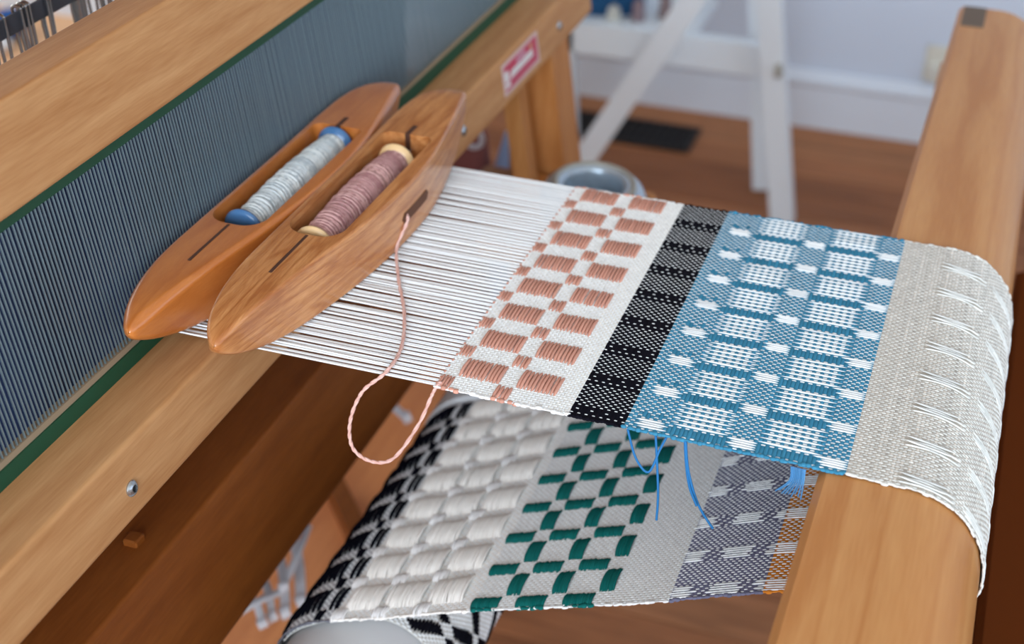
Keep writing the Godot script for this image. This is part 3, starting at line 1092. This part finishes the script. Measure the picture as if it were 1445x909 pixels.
	for rep in 8:
		for k in 3:
			var p := (w1 - w0 - 0.009) / 3.0
			var s0 := w0 + 0.009 + k * p
			var e := row_x(rep, 3.8, 15.8)
			floats(bnd, "white_block", e.x, e.y, s0, s0 + p * 0.80, 22, 0.00105, 0.0032, -1.0, cream, 0.03, 0.0004)
			e = row_x(rep, -0.5, 4.4)
			floats(bnd, "white_knot", e.x, e.y, s0 + p * 0.70, s0 + p * 1.03, 6, 0.00105, 0.0020, -1.0, Color(0.95, 0.94, 0.93), 0.035, 0.0003)
	selvedge(bnd, w0, w1, cream, 0.0018, 0.003)
	# black strokes that turn onto the roll
	var b0 := w1
	var b1 := path.size() * STEP - 0.002
	bnd = band("black_stroke_band", cloth, b0, b1, Color(0.82, 0.82, 0.82))
	weave(bnd, b0, b1, int((b1 - b0) / 0.0024), -1.0, func(i: int, j: int) -> bool: return (i + j) % 2 == 0, warp, lin(Color(0.62, 0.62, 0.64)), 0.62, 0.7)
	var ink := Color(0.07, 0.07, 0.10)
	for rep in 8:
		var u := b0 + 0.0005
		var k := 0
		while u < minf(b1, b0 + 0.14):
			var small := k % 7 == 2
			var e := row_x(rep, 4.6, 15.6)
			if not small:
				floats(bnd, "black_stroke", e.x, e.y, u, u + 0.0030, 2, 0.00095, 0.0026, -1.0, ink, 0.1, 0.0001)
			else:
				e = row_x(rep, 0.0, 4.6)
				floats(bnd, "black_knot", e.x, e.y, u - 0.001, u + 0.0046, 3, 0.0011, 0.0016, -1.0, ink, 0.1, 0.0001)
			u += 0.0050
			k += 1
	selvedge(bnd, b0, b1, Color(0.45, 0.45, 0.48), 0.0018, 0.003)

	# ---- the layer below on the roll, with black diamonds
	s = Shape.new()
	s.tint = lin(Color(0.84, 0.83, 0.80))
	var rings := []
	var inner := 0.0612
	for k in 44:
		var a := deg_to_rad(150.0 - k * 5.0)
		var at := ROLL + Vector2(cos(a), sin(a)) * inner
		var at2 := ROLL + Vector2(cos(a), sin(a)) * (inner - 0.0006)
		var nx := roll_edge(a)
		rings.append([Vector3(nx, at.y, at.x), Vector3(FAR_X, at.y, at.x), Vector3(FAR_X, at2.y, at2.x), Vector3(nx, at2.y, at2.x)])
	s.skin(rings)
	bnd = put("black_diamond_band", s, M.fibre, cloth)
	var list := []
	var tints := []
	var rows := 88
	for j in rows:
		var a := deg_to_rad(150.0 - j * 2.2)
		var nrm := Vector3(0, sin(a), cos(a))
		var tan := Vector3(0, -cos(a), sin(a))
		var i := 0
		while i < 68:
			var dark := diamond(i, j)
			var e := i
			while e < 68 and diamond(e, j) == dark and e - i < 14:
				e += 1
			var nx := roll_edge(a)
			var len := (e - i) * DE
			if dark:
				list.append(Transform3D(Basis(tan * 0.0026, nrm * 0.0016, Vector3.RIGHT * (len + 0.0007)), Vector3(nx + i * DE + len * 0.5, ROLL.y, ROLL.x) + nrm * (inner + 0.0005)))
				tints.append(jitter(lin(ink), 0.1))
			else:
				for q in range(i, e):
					if (q + j) % 2 == 0:
						list.append(Transform3D(Basis(Vector3.RIGHT * DE * 0.7, nrm * 0.0009, tan * 0.0036), Vector3(nx + (q + 0.5) * DE, ROLL.y, ROLL.x) + nrm * (inner + 0.0001)))
						tints.append(jitter(warp, 0.05))
			i = e
	copies("threads", grain_mesh, M.fibre, bnd, list, tints)
	tails(cloth)

func roll_edge(a: float) -> float:
	var d := rad_to_deg(a)
	return 0.5835 + 0.018 * smoothstep(125.0, 60.0, d)

func diamond(i: int, j: int) -> bool:
	var p := absf(fposmod(i / 22.0 + j / 26.0, 1.0) - 0.5)
	var q := absf(fposmod(i / 22.0 - j / 26.0, 1.0) - 0.5)
	var cross := p < 0.14 or q < 0.14
	return cross and not (p < 0.14 and q < 0.14)

func tails(cloth: Node3D) -> void:
	# loose ends of blue weft hanging at the near selvedge
	var blue := Color(0.20, 0.45, 0.66)
	var ways := [
		[Vector3(0.583, -0.001, -0.1460), Vector3(0.574, -0.012, -0.1385), Vector3(0.572, -0.018, -0.1305), Vector3(0.578, -0.006, -0.1265), Vector3(0.584, -0.001, -0.1245)],
		[Vector3(0.583, -0.001, -0.1305), Vector3(0.576, -0.010, -0.1275), Vector3(0.570, -0.030, -0.1240), Vector3(0.566, -0.0445, -0.1230)],
		[Vector3(0.583, -0.001, -0.1145), Vector3(0.576, -0.010, -0.1115), Vector3(0.570, -0.020, -0.1075), Vector3(0.564, -0.027, -0.1015)],
		[Vector3(0.583, -0.001, -0.1140), Vector3(0.574, -0.013, -0.1095), Vector3(0.567, -0.028, -0.1015), Vector3(0.562, -0.038, -0.0915)]]
	for w in ways:
		var s := Shape.new()
		s.tint = lin(blue)
		s.tube(curve(w, 6), 0.0007, 6)
		put("yarn_tail", s, M.fibre, cloth, 80.0)
	for k in 9:
		var s := Shape.new()
		s.tint = jitter(lin(blue.lightened(0.15)), 0.1)
		var a := Vector3(0.581, -0.001, -0.0575 + k * 0.0009)
		s.tube(curve([a, a + Vector3(-0.004, -0.006, 0.0005), a + Vector3(-0.006 + rng.randf() * 0.003, -0.013 - rng.randf() * 0.004, -0.006 + k * 0.0008)], 4), 0.00045, 5)
		put("fringe_end", s, M.fibre, cloth, 80.0)

func curve(pts: Array, each: int) -> Array:
	var out := []
	for k in pts.size() - 1:
		var a: Vector3 = pts[maxi(k - 1, 0)]
		var d: Vector3 = pts[mini(k + 2, pts.size() - 1)]
		for j in each:
			out.append(pts[k].cubic_interpolate(pts[k + 1], a, d, float(j) / each))
	out.append(pts[-1])
	return out

# ------------------------------------------------------------------ shuttles
const SH_X0 := 0.537
const SH_X1 := 0.894

# stations of the hull: x, front z, back z, top, underside
const HULL := [
	[0.5370, -0.3685, -0.3690, 0.0300, 0.0285], [0.5385, -0.3665, -0.3720, 0.0320, 0.0255], [0.5430, -0.3648, -0.3760, 0.0340, 0.0215],
	[0.5520, -0.3628, -0.3808, 0.0360, 0.0165], [0.5650, -0.3606, -0.3850, 0.0378, 0.0115], [0.5820, -0.3578, -0.3885, 0.0390, 0.0070],
	[0.6050, -0.3542, -0.3908, 0.0398, 0.0035], [0.6350, -0.3492, -0.3915, 0.0400, 0.0018], [0.6700, -0.3436, -0.3917, 0.0400, 0.0012],
	[0.7050, -0.3396, -0.3918, 0.0400, 0.0012], [0.7350, -0.3381, -0.3919, 0.0400, 0.0012], [0.7650, -0.3386, -0.3922, 0.0400, 0.0012],
	[0.7950, -0.3420, -0.3928, 0.0400, 0.0016], [0.8250, -0.3470, -0.3934, 0.0400, 0.0040], [0.8500, -0.3514, -0.3932, 0.0400, 0.0095],
	[0.8700, -0.3553, -0.3906, 0.0398, 0.0165], [0.8830, -0.3580, -0.3850, 0.0392, 0.0235], [0.8905, -0.3605, -0.3770, 0.0382, 0.0290], [0.8930, -0.3630, -0.3715, 0.0370, 0.0315], [0.8940, -0.3655, -0.3665, 0.0350, 0.0335]]

func hull(x: float) -> Array:
	var k := 0
	while k < HULL.size() - 2 and HULL[k + 1][0] < x:
		k += 1
	var a: Array = HULL[maxi(k - 1, 0)]
	var b: Array = HULL[k]
	var c: Array = HULL[k + 1]
	var d: Array = HULL[mini(k + 2, HULL.size() - 1)]
	var t := clampf((x - b[0]) / (c[0] - b[0]), 0.0, 1.0)
	var out := []
	for j in range(1, 5):
		var m0: float = (c[j] - a[j]) / (c[0] - a[0]) * (c[0] - b[0]) if k > 0 else c[j] - b[j]
		var m1: float = (d[j] - b[j]) / (d[0] - b[0]) * (c[0] - b[0]) if k < HULL.size() - 2 else c[j] - b[j]
		var t2 := t * t
		var t3 := t2 * t
		out.append(b[j] * (2 * t3 - 3 * t2 + 1) + m0 * (t3 - 2 * t2 + t) + c[j] * (3 * t2 - 2 * t3) + m1 * (t3 - t2))
	return out

func shuttle_section(x: float, dz: float, dx: float, soft: float, well: float, depth: float, wz: float) -> Array:
	var h := hull(x)
	var zf: float = h[0]
	var zb: float = h[1]
	var top: float = h[2]
	var low: float = h[3]
	var s := absf(x - 0.7155) / 0.1785
	var r := lerpf(0.0018 + soft, 0.0030 + soft * 1.6, smoothstep(0.5, 1.0, s))
	r = minf(r, minf((zf - zb) * 0.45, (top - low) * 0.45))
	var wm := clampf(wz, zb + r + 0.0006, zf - r - 0.0006)
	var ring := []
	ring.append(Vector3(x + dx, top - depth, wm + dz + well))
	ring.append(Vector3(x + dx, top, wm + dz + well))
	for c in [[zf - r, top - r, 90.0, 0.0], [zf - r, low + r, 0.0, -90.0], [zb + r, low + r, -90.0, -180.0], [zb + r, top - r, 180.0, 90.0]]:
		for k in 6:
			var a := deg_to_rad(lerpf(c[2], c[3], k / 5.0))
			ring.append(Vector3(x + dx, c[1] + sin(a) * r, c[0] + cos(a) * r + dz))
	ring.append(Vector3(x + dx, top, wm + dz - well))
	ring.append(Vector3(x + dx, top - depth, wm + dz - well))
	return ring

func shuttle(label: String, dz: float, dx: float, soft: float, m: Material) -> Node3D:
	var t := thing("boat_shuttle", label, "shuttle", Vector3(0.715 + dx, 0.0, -0.366 + dz))
	var s := Shape.new()
	var rings := []
	var w0 := 0.652
	var w1 := 0.8045
	var half := 0.0185
	var wz := -0.3685
	var deep := 0.0300
	var xs := []
	for k in 30:
		var f := k / 29.0
		xs.append([SH_X0 + (w0 - SH_X0) * pow(f, 1.7), 0])
	for k in 9:
		var a := PI * 0.5 * k / 8.0
		xs.append([w0 + 0.014 * (1.0 - cos(a)), 1, half - 0.014 + 0.014 * sin(a)])
	for k in range(1, 9):
		xs.append([lerpf(w0 + 0.014, w1 - 0.006, k / 8.0), 1, half])
	for k in range(1, 6):
		var a := PI * 0.5 * k / 5.0
		xs.append([w1 - 0.006 + 0.006 * sin(a), 1, half - 0.006 + 0.006 * cos(a)])
	for k in 30:
		var f := k / 29.0
		xs.append([SH_X1 - (SH_X1 - w1) * pow(1.0 - f, 1.7), 0])
	for q in xs:
		if q[1] == 0:
			rings.append(shuttle_section(q[0], dz, dx, soft, 0.0001, 0.0, wz))
		else:
			rings.append(shuttle_section(q[0], dz, dx, soft, q[2], deep, wz))
	s.skin(rings)
	var body := put("body", s, m, t, 32.0)
	# slot that takes the spindle, thread eye, notch at the far end
	s = Shape.new()
	s.box(Vector3(0.6275 + dx, 0.0394, -0.3692 + dz), Vector3(0.047, 0.0018, 0.0021), 0.0002)
	put("spindle_slot", s, M.slot, t)
	s = Shape.new()
	s.box(Vector3(0.8115 + dx, 0.0335, -0.3700 + dz), Vector3(0.0150, 0.0136, 0.0040), 0.0004)
	put("notch", s, M.slot, t)
	s = Shape.new()
	var slices := []
	for k in 15:
		var u := k / 14.0
		var x := 0.7435 - 0.0215 + 0.043 * u
		var hh := sqrt(maxf(1.0 - pow(maxf((absf(x - 0.7435) - 0.0180) / 0.0035, 0.0), 2.0), 0.0)) * 0.0036 + 0.0001
		var z: float = hull(x)[0] + dz
		slices.append([Vector3(x + dx, 0.0195 - hh, z - 0.001), Vector3(x + dx, 0.0195 + hh, z - 0.001), Vector3(x + dx, 0.0195 + hh, z + 0.0002), Vector3(x + dx, 0.0195 - hh, z + 0.0002)])
	s.skin(slices)
	put("thread_eye", s, plain(Color(0.36, 0.20, 0.10), 0.7), t)
	s = Shape.new()
	s.tube([Vector3(0.648 + dx, 0.027, wz + dz), Vector3(0.818 + dx, 0.027, wz + dz)], 0.0017, 10)
	put("spindle", s, M.steel, t)
	return t

func bobbin(label: String, x0: float, x1: float, at: Vector2, flange: Material, yarn: Array, r: float) -> void:
	var t := thing("bobbin", label, "bobbin", Vector3((x0 + x1) / 2, at.y - 0.011, at.x))
	for q in [[x0, 1.0], [x1, -1.0]]:
		var s := Shape.new()
		s.lathe(Vector3(q[0], at.y, at.x), Vector3(q[1], 0, 0), [Vector2(-0.0015, 0.0019), Vector2(-0.0015, 0.0105), Vector2(-0.0005, 0.0127), Vector2(0.001, 0.0135), Vector2(0.0028, 0.0130), Vector2(0.0050, 0.0105), Vector2(0.0060, 0.0065), Vector2(0.0060, 0.0019)], 32)
		put("flange", s, flange, t)
		s = Shape.new()
		s.lathe(Vector3(q[0], at.y, at.x), Vector3(q[1], 0, 0), [Vector2(-0.0018, 0.0), Vector2(-0.0018, 0.0028), Vector2(-0.001, 0.0028), Vector2(-0.001, 0.0)], 16)
		put("bore", s, M.hole, t)
	# the wound yarn: turns that wander a little, over a firm core
	var s := Shape.new()
	s.tint = lin(yarn[0]).darkened(0.25)
	var prof := []
	for k in 15:
		var f := k / 14.0
		prof.append(Vector2(lerpf(0.004, x1 - x0 - 0.004, f), r * (0.74 + 0.22 * sin(PI * f))))
	s.lathe(Vector3(x0, at.y, at.x), Vector3.RIGHT, [Vector2(0.004, 0.0)] + prof + [Vector2(x1 - x0 - 0.004, 0.0)], 24)
	var turns := 58
	var pts := []
	for layer in 3:
		pts = []
		var cur := 0
		s.tint = jitter(lin(yarn[layer % yarn.size()]), 0.06)
		for k in turns * 14 + 1:
			var f := float(k) / (turns * 14)
			var a := TAU * k / 14.0 + layer * 2.1
			var wob := sin(f * 61.0 + layer * 2.0) * 0.0016 + sin(f * 23.0 + layer) * 0.0022
			var x := lerpf(x0 + 0.0055, x1 - 0.0055, f) + wob + sin(a) * 0.0012 * (1.0 if layer % 2 == 0 else -1.0)
			x = clampf(x, x0 + 0.0048, x1 - 0.0048)
			var rr := r * (0.80 + 0.20 * sin(PI * f)) + 0.0003 * sin(k * 0.37 + layer) + 0.0002 * layer
			pts.append(Vector3(x, at.y + sin(a) * rr, at.x + cos(a) * rr))
			if pts.size() == 90 or k == turns * 14:
				s.tint = jitter(lin(yarn[(layer + cur) % yarn.size()]), 0.08)
				s.tube(pts, 0.00085, 5)
				pts = [pts[-1]]
				cur += 1
	put("wound_yarn", s, M.fibre, t, 80.0)

func shuttles() -> void:
	shuttle("maple boat shuttle in front with the mauve bobbin, lying across the white warp", 0.0, 0.0, 0.0, M.shuttle)
	shuttle("amber boat shuttle behind it against the reed, holding the grey yarn bobbin", -0.0515, -0.004, 0.002, M.shuttle_old)
	bobbin("cream plastic bobbin wound with mauve pink yarn in the front shuttle", 0.661, 0.788, Vector2(-0.3712, 0.0265), M.cream_plastic, [Color(0.72, 0.55, 0.54), Color(0.66, 0.48, 0.48), Color(0.78, 0.62, 0.60)], 0.0122)
	bobbin("blue plastic bobbin wound with pale grey yarn in the rear shuttle", 0.664, 0.797, Vector2(-0.4222, 0.0275), M.blue_plastic, [Color(0.80, 0.82, 0.82), Color(0.70, 0.73, 0.74), Color(0.86, 0.87, 0.86)], 0.0112)
	# the pink weft from the eye to the fell
	var s := Shape.new()
	s.tint = lin(Color(0.82, 0.63, 0.57))
	var way := curve([Vector3(0.735, 0.0235, -0.352), Vector3(0.7285, 0.019, -0.3375), Vector3(0.711, 0.006, -0.338), Vector3(0.6805, 0.0016, -0.3235), Vector3(0.6464, 0.0016, -0.3047), Vector3(0.6105, 0.0018, -0.2906), Vector3(0.5840, 0.0018, -0.2885), Vector3(0.576, -0.0097, -0.3004), Vector3(0.574, -0.0315, -0.3085), Vector3(0.573, -0.0495, -0.3075), Vector3(0.573, -0.0563, -0.2960), Vector3(0.574, -0.0508, -0.2819), Vector3(0.577, -0.0252, -0.2668), Vector3(0.581, -0.0025, -0.2582), Vector3(0.586, 0.0012, -0.2560)], 9)
	# two plies twisted round each other
	for ply in 2:
		var pts := []
		s.tint = lin(Color(0.87, 0.71, 0.66)) if ply == 0 else lin(Color(0.84, 0.66, 0.61))
		for k in way.size():
			var d: Vector3 = (way[mini(k + 1, way.size() - 1)] - way[maxi(k - 1, 0)]).normalized()
			var a := d.cross(Vector3(0.3, 0.9, 0.31)).normalized()
			var b := d.cross(a)
			var g := k * 1.05 + ply * PI
			pts.append(way[k] + (a * cos(g) + b * sin(g)) * 0.00042)
		s.tube(pts, 0.00082, 7)
	tag(put("weft_yarn", s, M.fibre, null, 80.0), "pink weft yarn running from the front shuttle and looping below the warp", "yarn")

# ------------------------------------------------------------------ far things
func bar(s: Shape, a: Vector3, b: Vector3, w: float, d: float) -> void:
	var t := (b - a).normalized()
	var side := t.cross(Vector3.RIGHT).normalized()
	var out := side.cross(t)
	var rings := []
	for q in [a, b]:
		rings.append([q - side * w / 2 - out * d / 2, q + side * w / 2 - out * d / 2, q + side * w / 2 + out * d / 2, q - side * w / 2 + out * d / 2])
	s.skin(rings)

func background() -> void:
	var st := thing("white_stand", "white painted wooden stand with slanted legs by the far wall", "stand", Vector3(2.27, -Y0, -0.5))
	var s := Shape.new()
	bar(s, Vector3(2.25, -0.75, -0.298), Vector3(2.25, -0.05, -0.408), 0.040, 0.03)
	put("leg", s, M.white, st)
	s = Shape.new()
	bar(s, Vector3(2.36, -0.748, -0.360), Vector3(2.42, 0.0, -0.460), 0.026, 0.026)
	put("leg", s, M.white, st)
	s = Shape.new()
	bar(s, Vector3(2.22, -0.748, -0.708), Vector3(2.22, -0.12, -0.358), 0.041, 0.03)
	put("brace", s, M.white, st)
	s = Shape.new()
	bar(s, Vector3(2.30, -0.47, -0.80), Vector3(2.30, -0.47, -0.35), 0.055, 0.03)
	put("rail", s, M.white, st)
	s = Shape.new()
	bar(s, Vector3(2.30, -0.75, -0.72), Vector3(2.30, -0.42, -0.735), 0.034, 0.03)
	put("leg", s, M.white, st)
	s = Shape.new()
	s.lathe(Vector3(2.235, -0.462, -0.336), Vector3(0, 0.1, 1), [Vector2(0, 0), Vector2(0, 0.013), Vector2(0.008, 0.012), Vector2(0.012, 0.0)], 16)
	put("bolt_cap", s, plain(Color(0.62, 0.60, 0.55), 0.5), st)
	# shelf board behind the rail, with a blue cloth bundle and cones of yarn on it
	s = Shape.new()
	s.box(Vector3(2.405, -0.455, -0.68), Vector3(0.21, 0.016, 0.36), 0.003)
	put("shelf", s, M.white, st)
	s = Shape.new()
	var rings := []
	for k in 9:
		var f := k / 8.0
		var ring := []
		for j in 20:
			var a := TAU * j / 20
			var r := (0.13 + 0.012 * sin(a * 3.0 + f * 4.0)) * pow(maxf(1.0 - pow(f, 3.0), 0.0), 0.5)
			ring.append(Vector3(2.405 + cos(a) * r * 0.5, -0.446 + f * 0.15, -0.735 + sin(a) * r))
		rings.append(ring)
	s.skin(rings)
	tag(put("blue_bundle", s, M.blue_cloth, null, 80.0), "blurred dark blue cloth bundle on the shelf of the white stand", "cloth")
	for q in [[Vector3(2.33, -0.447, -0.652), 0.015, 0.026, Color(0.78, 0.78, 0.75), "small white yarn cone before the blue bundle on the stand's shelf"], [Vector3(2.35, -0.447, -0.612), 0.013, 0.036, Color(0.56, 0.48, 0.50), "greyish pink yarn cone in the middle of the stand's shelf"], [Vector3(2.38, -0.447, -0.570), 0.013, 0.046, Color(0.58, 0.50, 0.50), "greyish pink yarn cone beside the slanting brace of the stand"]]:
		var c := thing("yarn_cone", q[4], "yarn cone", q[0], "yarn cones on the white stand")
		s = Shape.new()
		s.lathe(q[0], Vector3.UP, [Vector2(0, 0), Vector2(0, q[1]), Vector2(q[2] * 0.9, q[1] * 0.7), Vector2(q[2], q[1] * 0.4), Vector2(q[2], 0)], 20)
		put("wound_yarn", s, plain(q[3], 0.9), c)
		s = Shape.new()
		s.lathe(q[0] + Vector3(0, q[2], 0), Vector3.UP, [Vector2(-0.004, 0), Vector2(-0.004, q[1] * 0.35), Vector2(0.004, q[1] * 0.3), Vector2(0.004, 0)], 16)
		put("core", s, plain(q[3].darkened(0.1), 0.8), c)
	# metal bowl on the loom's side shelf beyond the cloth
	var at := Vector3(1.085, -0.1745, -0.318)
	var bowl := thing("metal_bowl", "blurred silvery metal bowl just beyond the far edge of the cloth", "bowl", at)
	s = Shape.new()
	var ax := Vector3(-0.05, 1, 0.06)
	var pr := [Vector2(0.002, 0), Vector2(0.002, 0.030), Vector2(0.010, 0.042), Vector2(0.028, 0.0490), Vector2(0.040, 0.0490), Vector2(0.048, 0.0450), Vector2(0.053, 0.0380), Vector2(0.054, 0.0310), Vector2(0.050, 0.0260), Vector2(0.040, 0.0280), Vector2(0.030, 0.0300), Vector2(0.026, 0.0200), Vector2(0.024, 0)]
	s.lathe(at, ax, pr, 40)
	put("bowl_wall", s, plain(Color(0.72, 0.78, 0.83), 0.25, 0.5), bowl, 70.0)
	s = Shape.new()
	var rim := []
	for k in 41:
		var a := TAU * k / 40
		var e := ax.normalized().cross(Vector3.BACK).normalized()
		rim.append(at + ax.normalized() * 0.0525 + (e * cos(a) + ax.normalized().cross(e) * sin(a)) * 0.0355)
	s.tube(rim, 0.0034, 8)
	put("rim", s, plain(Color(0.66, 0.65, 0.61), 0.5, 0.3), bowl, 70.0)
	# clutter seen under the beater: a white ring, a mauve skein and a pale blue cloth
	s = Shape.new()
	var ringp := []
	for k in 25:
		var a := TAU * k / 24
		ringp.append(Vector3(1.30, -0.205 + cos(a) * 0.011, -0.519 + sin(a) * 0.011))
	s.tube(ringp, 0.0030, 8)
	tag(put("cord_ring", s, M.cord), "white ring hanging below the beater beside its middle bolt", "ring")
	s = Shape.new()
	s.lathe(Vector3(1.42, -0.544, -0.585), Vector3.UP, [Vector2(0, 0), Vector2(0, 0.03), Vector2(0.10, 0.038), Vector2(0.234, 0.040), Vector2(0.284, 0.034), Vector2(0.304, 0.012), Vector2(0.304, 0)], 20)
	tag(put("mauve_skein", s, plain(Color(0.52, 0.30, 0.28), 0.9), null, 80.0), "blurred mauve yarn skein under the beater, left of the pale blue cloth", "yarn")
	s = Shape.new()
	s.lathe(Vector3(1.42, -0.544, -0.517), Vector3.UP, [Vector2(0, 0), Vector2(0, 0.028), Vector2(0.12, 0.028), Vector2(0.234, 0.026), Vector2(0.294, 0.008), Vector2(0.294, 0)], 20)
	tag(put("blue_folded_cloth", s, plain(Color(0.56, 0.64, 0.78), 0.9), null, 80.0), "blurred pale blue cloth under the beater, beside the mauve skein", "cloth")
	# white tie-up cords below the knee rail
	var ties := [
		[Vector3(0.898, -0.46, -0.556), Vector3(0.817, -0.46, -0.505), 0.0052, "thick white tie-up cord nearest the black edge of the cloth roll"],
		[Vector3(0.866, -0.456, -0.554), Vector3(0.796, -0.456, -0.51), 0.0048, "white tie-up cord just left of the thick one"],
		[Vector3(0.834, -0.452, -0.557), Vector3(0.784, -0.452, -0.516), 0.004, "third white tie-up cord from the roll, left of two thicker ones"],
		[Vector3(0.797, -0.448, -0.547), Vector3(0.77, -0.448, -0.518), 0.0038, "lowest short white tie-up cord under the long crossing one"],
		[Vector3(0.811, -0.444, -0.518), Vector3(0.759, -0.444, -0.548), 0.0042, "white tie-up cord lying across the others towards the bottom edge"],
		[Vector3(0.895, -0.44, -0.535), Vector3(0.811, -0.44, -0.518), 0.0036, "thin white tie-up cord slanting over the thick one at the top of the bunch"],
		[Vector3(1.099, -0.436, -0.564), Vector3(1.083, -0.436, -0.514), 0.0052, "single white strap crossing the orange boards behind the pink yarn loop"]]
	for q in ties:
		s = Shape.new()
		var m: Vector3 = (q[0] + q[1]) / 2 + Vector3(0, 0.006, 0.003)
		s.tube(curve([q[0], m, q[1]], 8), q[2], 8, true, 0.6)
		s.tube([q[1] - Vector3(0.003, 0, 0.003), q[1] + Vector3(0.003, 0.002, 0.003)], q[2] * 1.25, 8)
		tag(put("tie_cord", s, M.cord), q[3], "cord", "white tie-up cords under the loom")
	# dark bench at the weaver's side
	var bench := thing("bench", "dark brown wooden bench beyond the rounded front of the breast beam", "bench", Vector3(0.78, -Y0, 0.28))
	s = Shape.new()
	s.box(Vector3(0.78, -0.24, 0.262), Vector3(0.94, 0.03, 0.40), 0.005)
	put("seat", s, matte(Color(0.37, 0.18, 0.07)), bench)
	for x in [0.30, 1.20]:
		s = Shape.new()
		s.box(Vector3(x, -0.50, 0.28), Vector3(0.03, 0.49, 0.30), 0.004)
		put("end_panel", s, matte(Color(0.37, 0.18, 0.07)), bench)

func _ready() -> void:
	# ---- camera, sky, light, exposure
	var cam := Camera3D.new()
	cam.name = "camera"
	add_child(cam)
	var yaw := deg_to_rad(20.0)
	var pitch := atan2(1255.0, 1960.0)
	var f := Vector3(cos(yaw) * cos(pitch), -sin(pitch), -sin(yaw) * cos(pitch))
	cam.look_at_from_position(Vector3(0, 0.45 + Y0, 0), Vector3(0, 0.45 + Y0, 0) + f, Vector3.UP)
	var att := CameraAttributesPhysical.new()
	# the picture's focal length is 1960 pixels at a height of 909: on a 24 mm high frame that is 51.75 mm
	att.frustum_focal_length = 24.0 * 1960.0 / 909.0
	att.frustum_focus_distance = 0.77
	att.frustum_near = 0.02
	att.frustum_far = 60.0
	att.exposure_aperture = 6.3
	cam.attributes = att
	cam.current = true
	var env := Environment.new()
	var sky_mat := ProceduralSkyMaterial.new()
	sky_mat.sky_top_color = Color(0.66, 0.76, 0.92)
	sky_mat.sky_horizon_color = Color(0.86, 0.91, 0.98)
	sky_mat.ground_bottom_color = Color(0.30, 0.33, 0.30)
	sky_mat.ground_horizon_color = Color(0.62, 0.65, 0.66)
	var sky := Sky.new()
	sky.sky_material = sky_mat
	env.background_mode = Environment.BG_SKY
	env.sky = sky
	env.background_energy_multiplier = 2.0
	env.tonemap_mode = Environment.TONE_MAPPER_LINEAR
	env.tonemap_exposure = 0.74
	env.sdfgi_enabled = true
	env.ssao_enabled = true
	env.ssil_enabled = true
	var we := WorldEnvironment.new()
	we.name = "environment"
	we.environment = env
	add_child(we)
	# daylight that enters by the weaver's window
	var day := AreaLight3D.new()
	day.name = "window_daylight"
	day.area_size = Vector2(2.4, 1.36)
	day.area_normalize_energy = true
	day.light_energy = 1.1
	day.light_color = Color(0.88, 0.94, 1.0)
	day.shadow_enabled = true
	day.area_range = 8.0
	add_child(day)
	day.look_at_from_position(Vector3(0.65, 0.68 + Y0, 2.03), Vector3(0.65, 0.4 + Y0, -1.0), Vector3.UP)

	var day2 := AreaLight3D.new()
	day2.name = "side_window_daylight"
	day2.area_size = Vector2(2.05, 1.5)
	day2.area_normalize_energy = true
	day2.light_energy = 14.0
	day2.light_color = Color(0.90, 0.95, 1.0)
	day2.shadow_enabled = true
	day2.area_range = 8.0
	add_child(day2)
	day2.look_at_from_position(Vector3(-1.76, 0.625 + Y0, 0.3), Vector3(1.0, 0.625 + Y0, 0.3), Vector3.UP)

	var day3 := AreaLight3D.new()  # added light that brightens the floor far behind
	day3.name = "added_back_light"
	day3.area_size = Vector2(1.1, 1.25)
	day3.area_normalize_energy = true
	day3.light_energy = 1.6
	day3.light_color = Color(1.0, 0.97, 0.92)
	day3.shadow_enabled = true
	day3.area_range = 8.0
	add_child(day3)
	day3.look_at_from_position(Vector3(1.8, 0.31 + Y0, -2.63), Vector3(1.8, 0.2 + Y0, 0.0), Vector3.UP)

	rng.seed = 20240611
	materials()
	make_path()
	make_grain()
	room()
	loom()
	woven()
	shuttles()
	background()
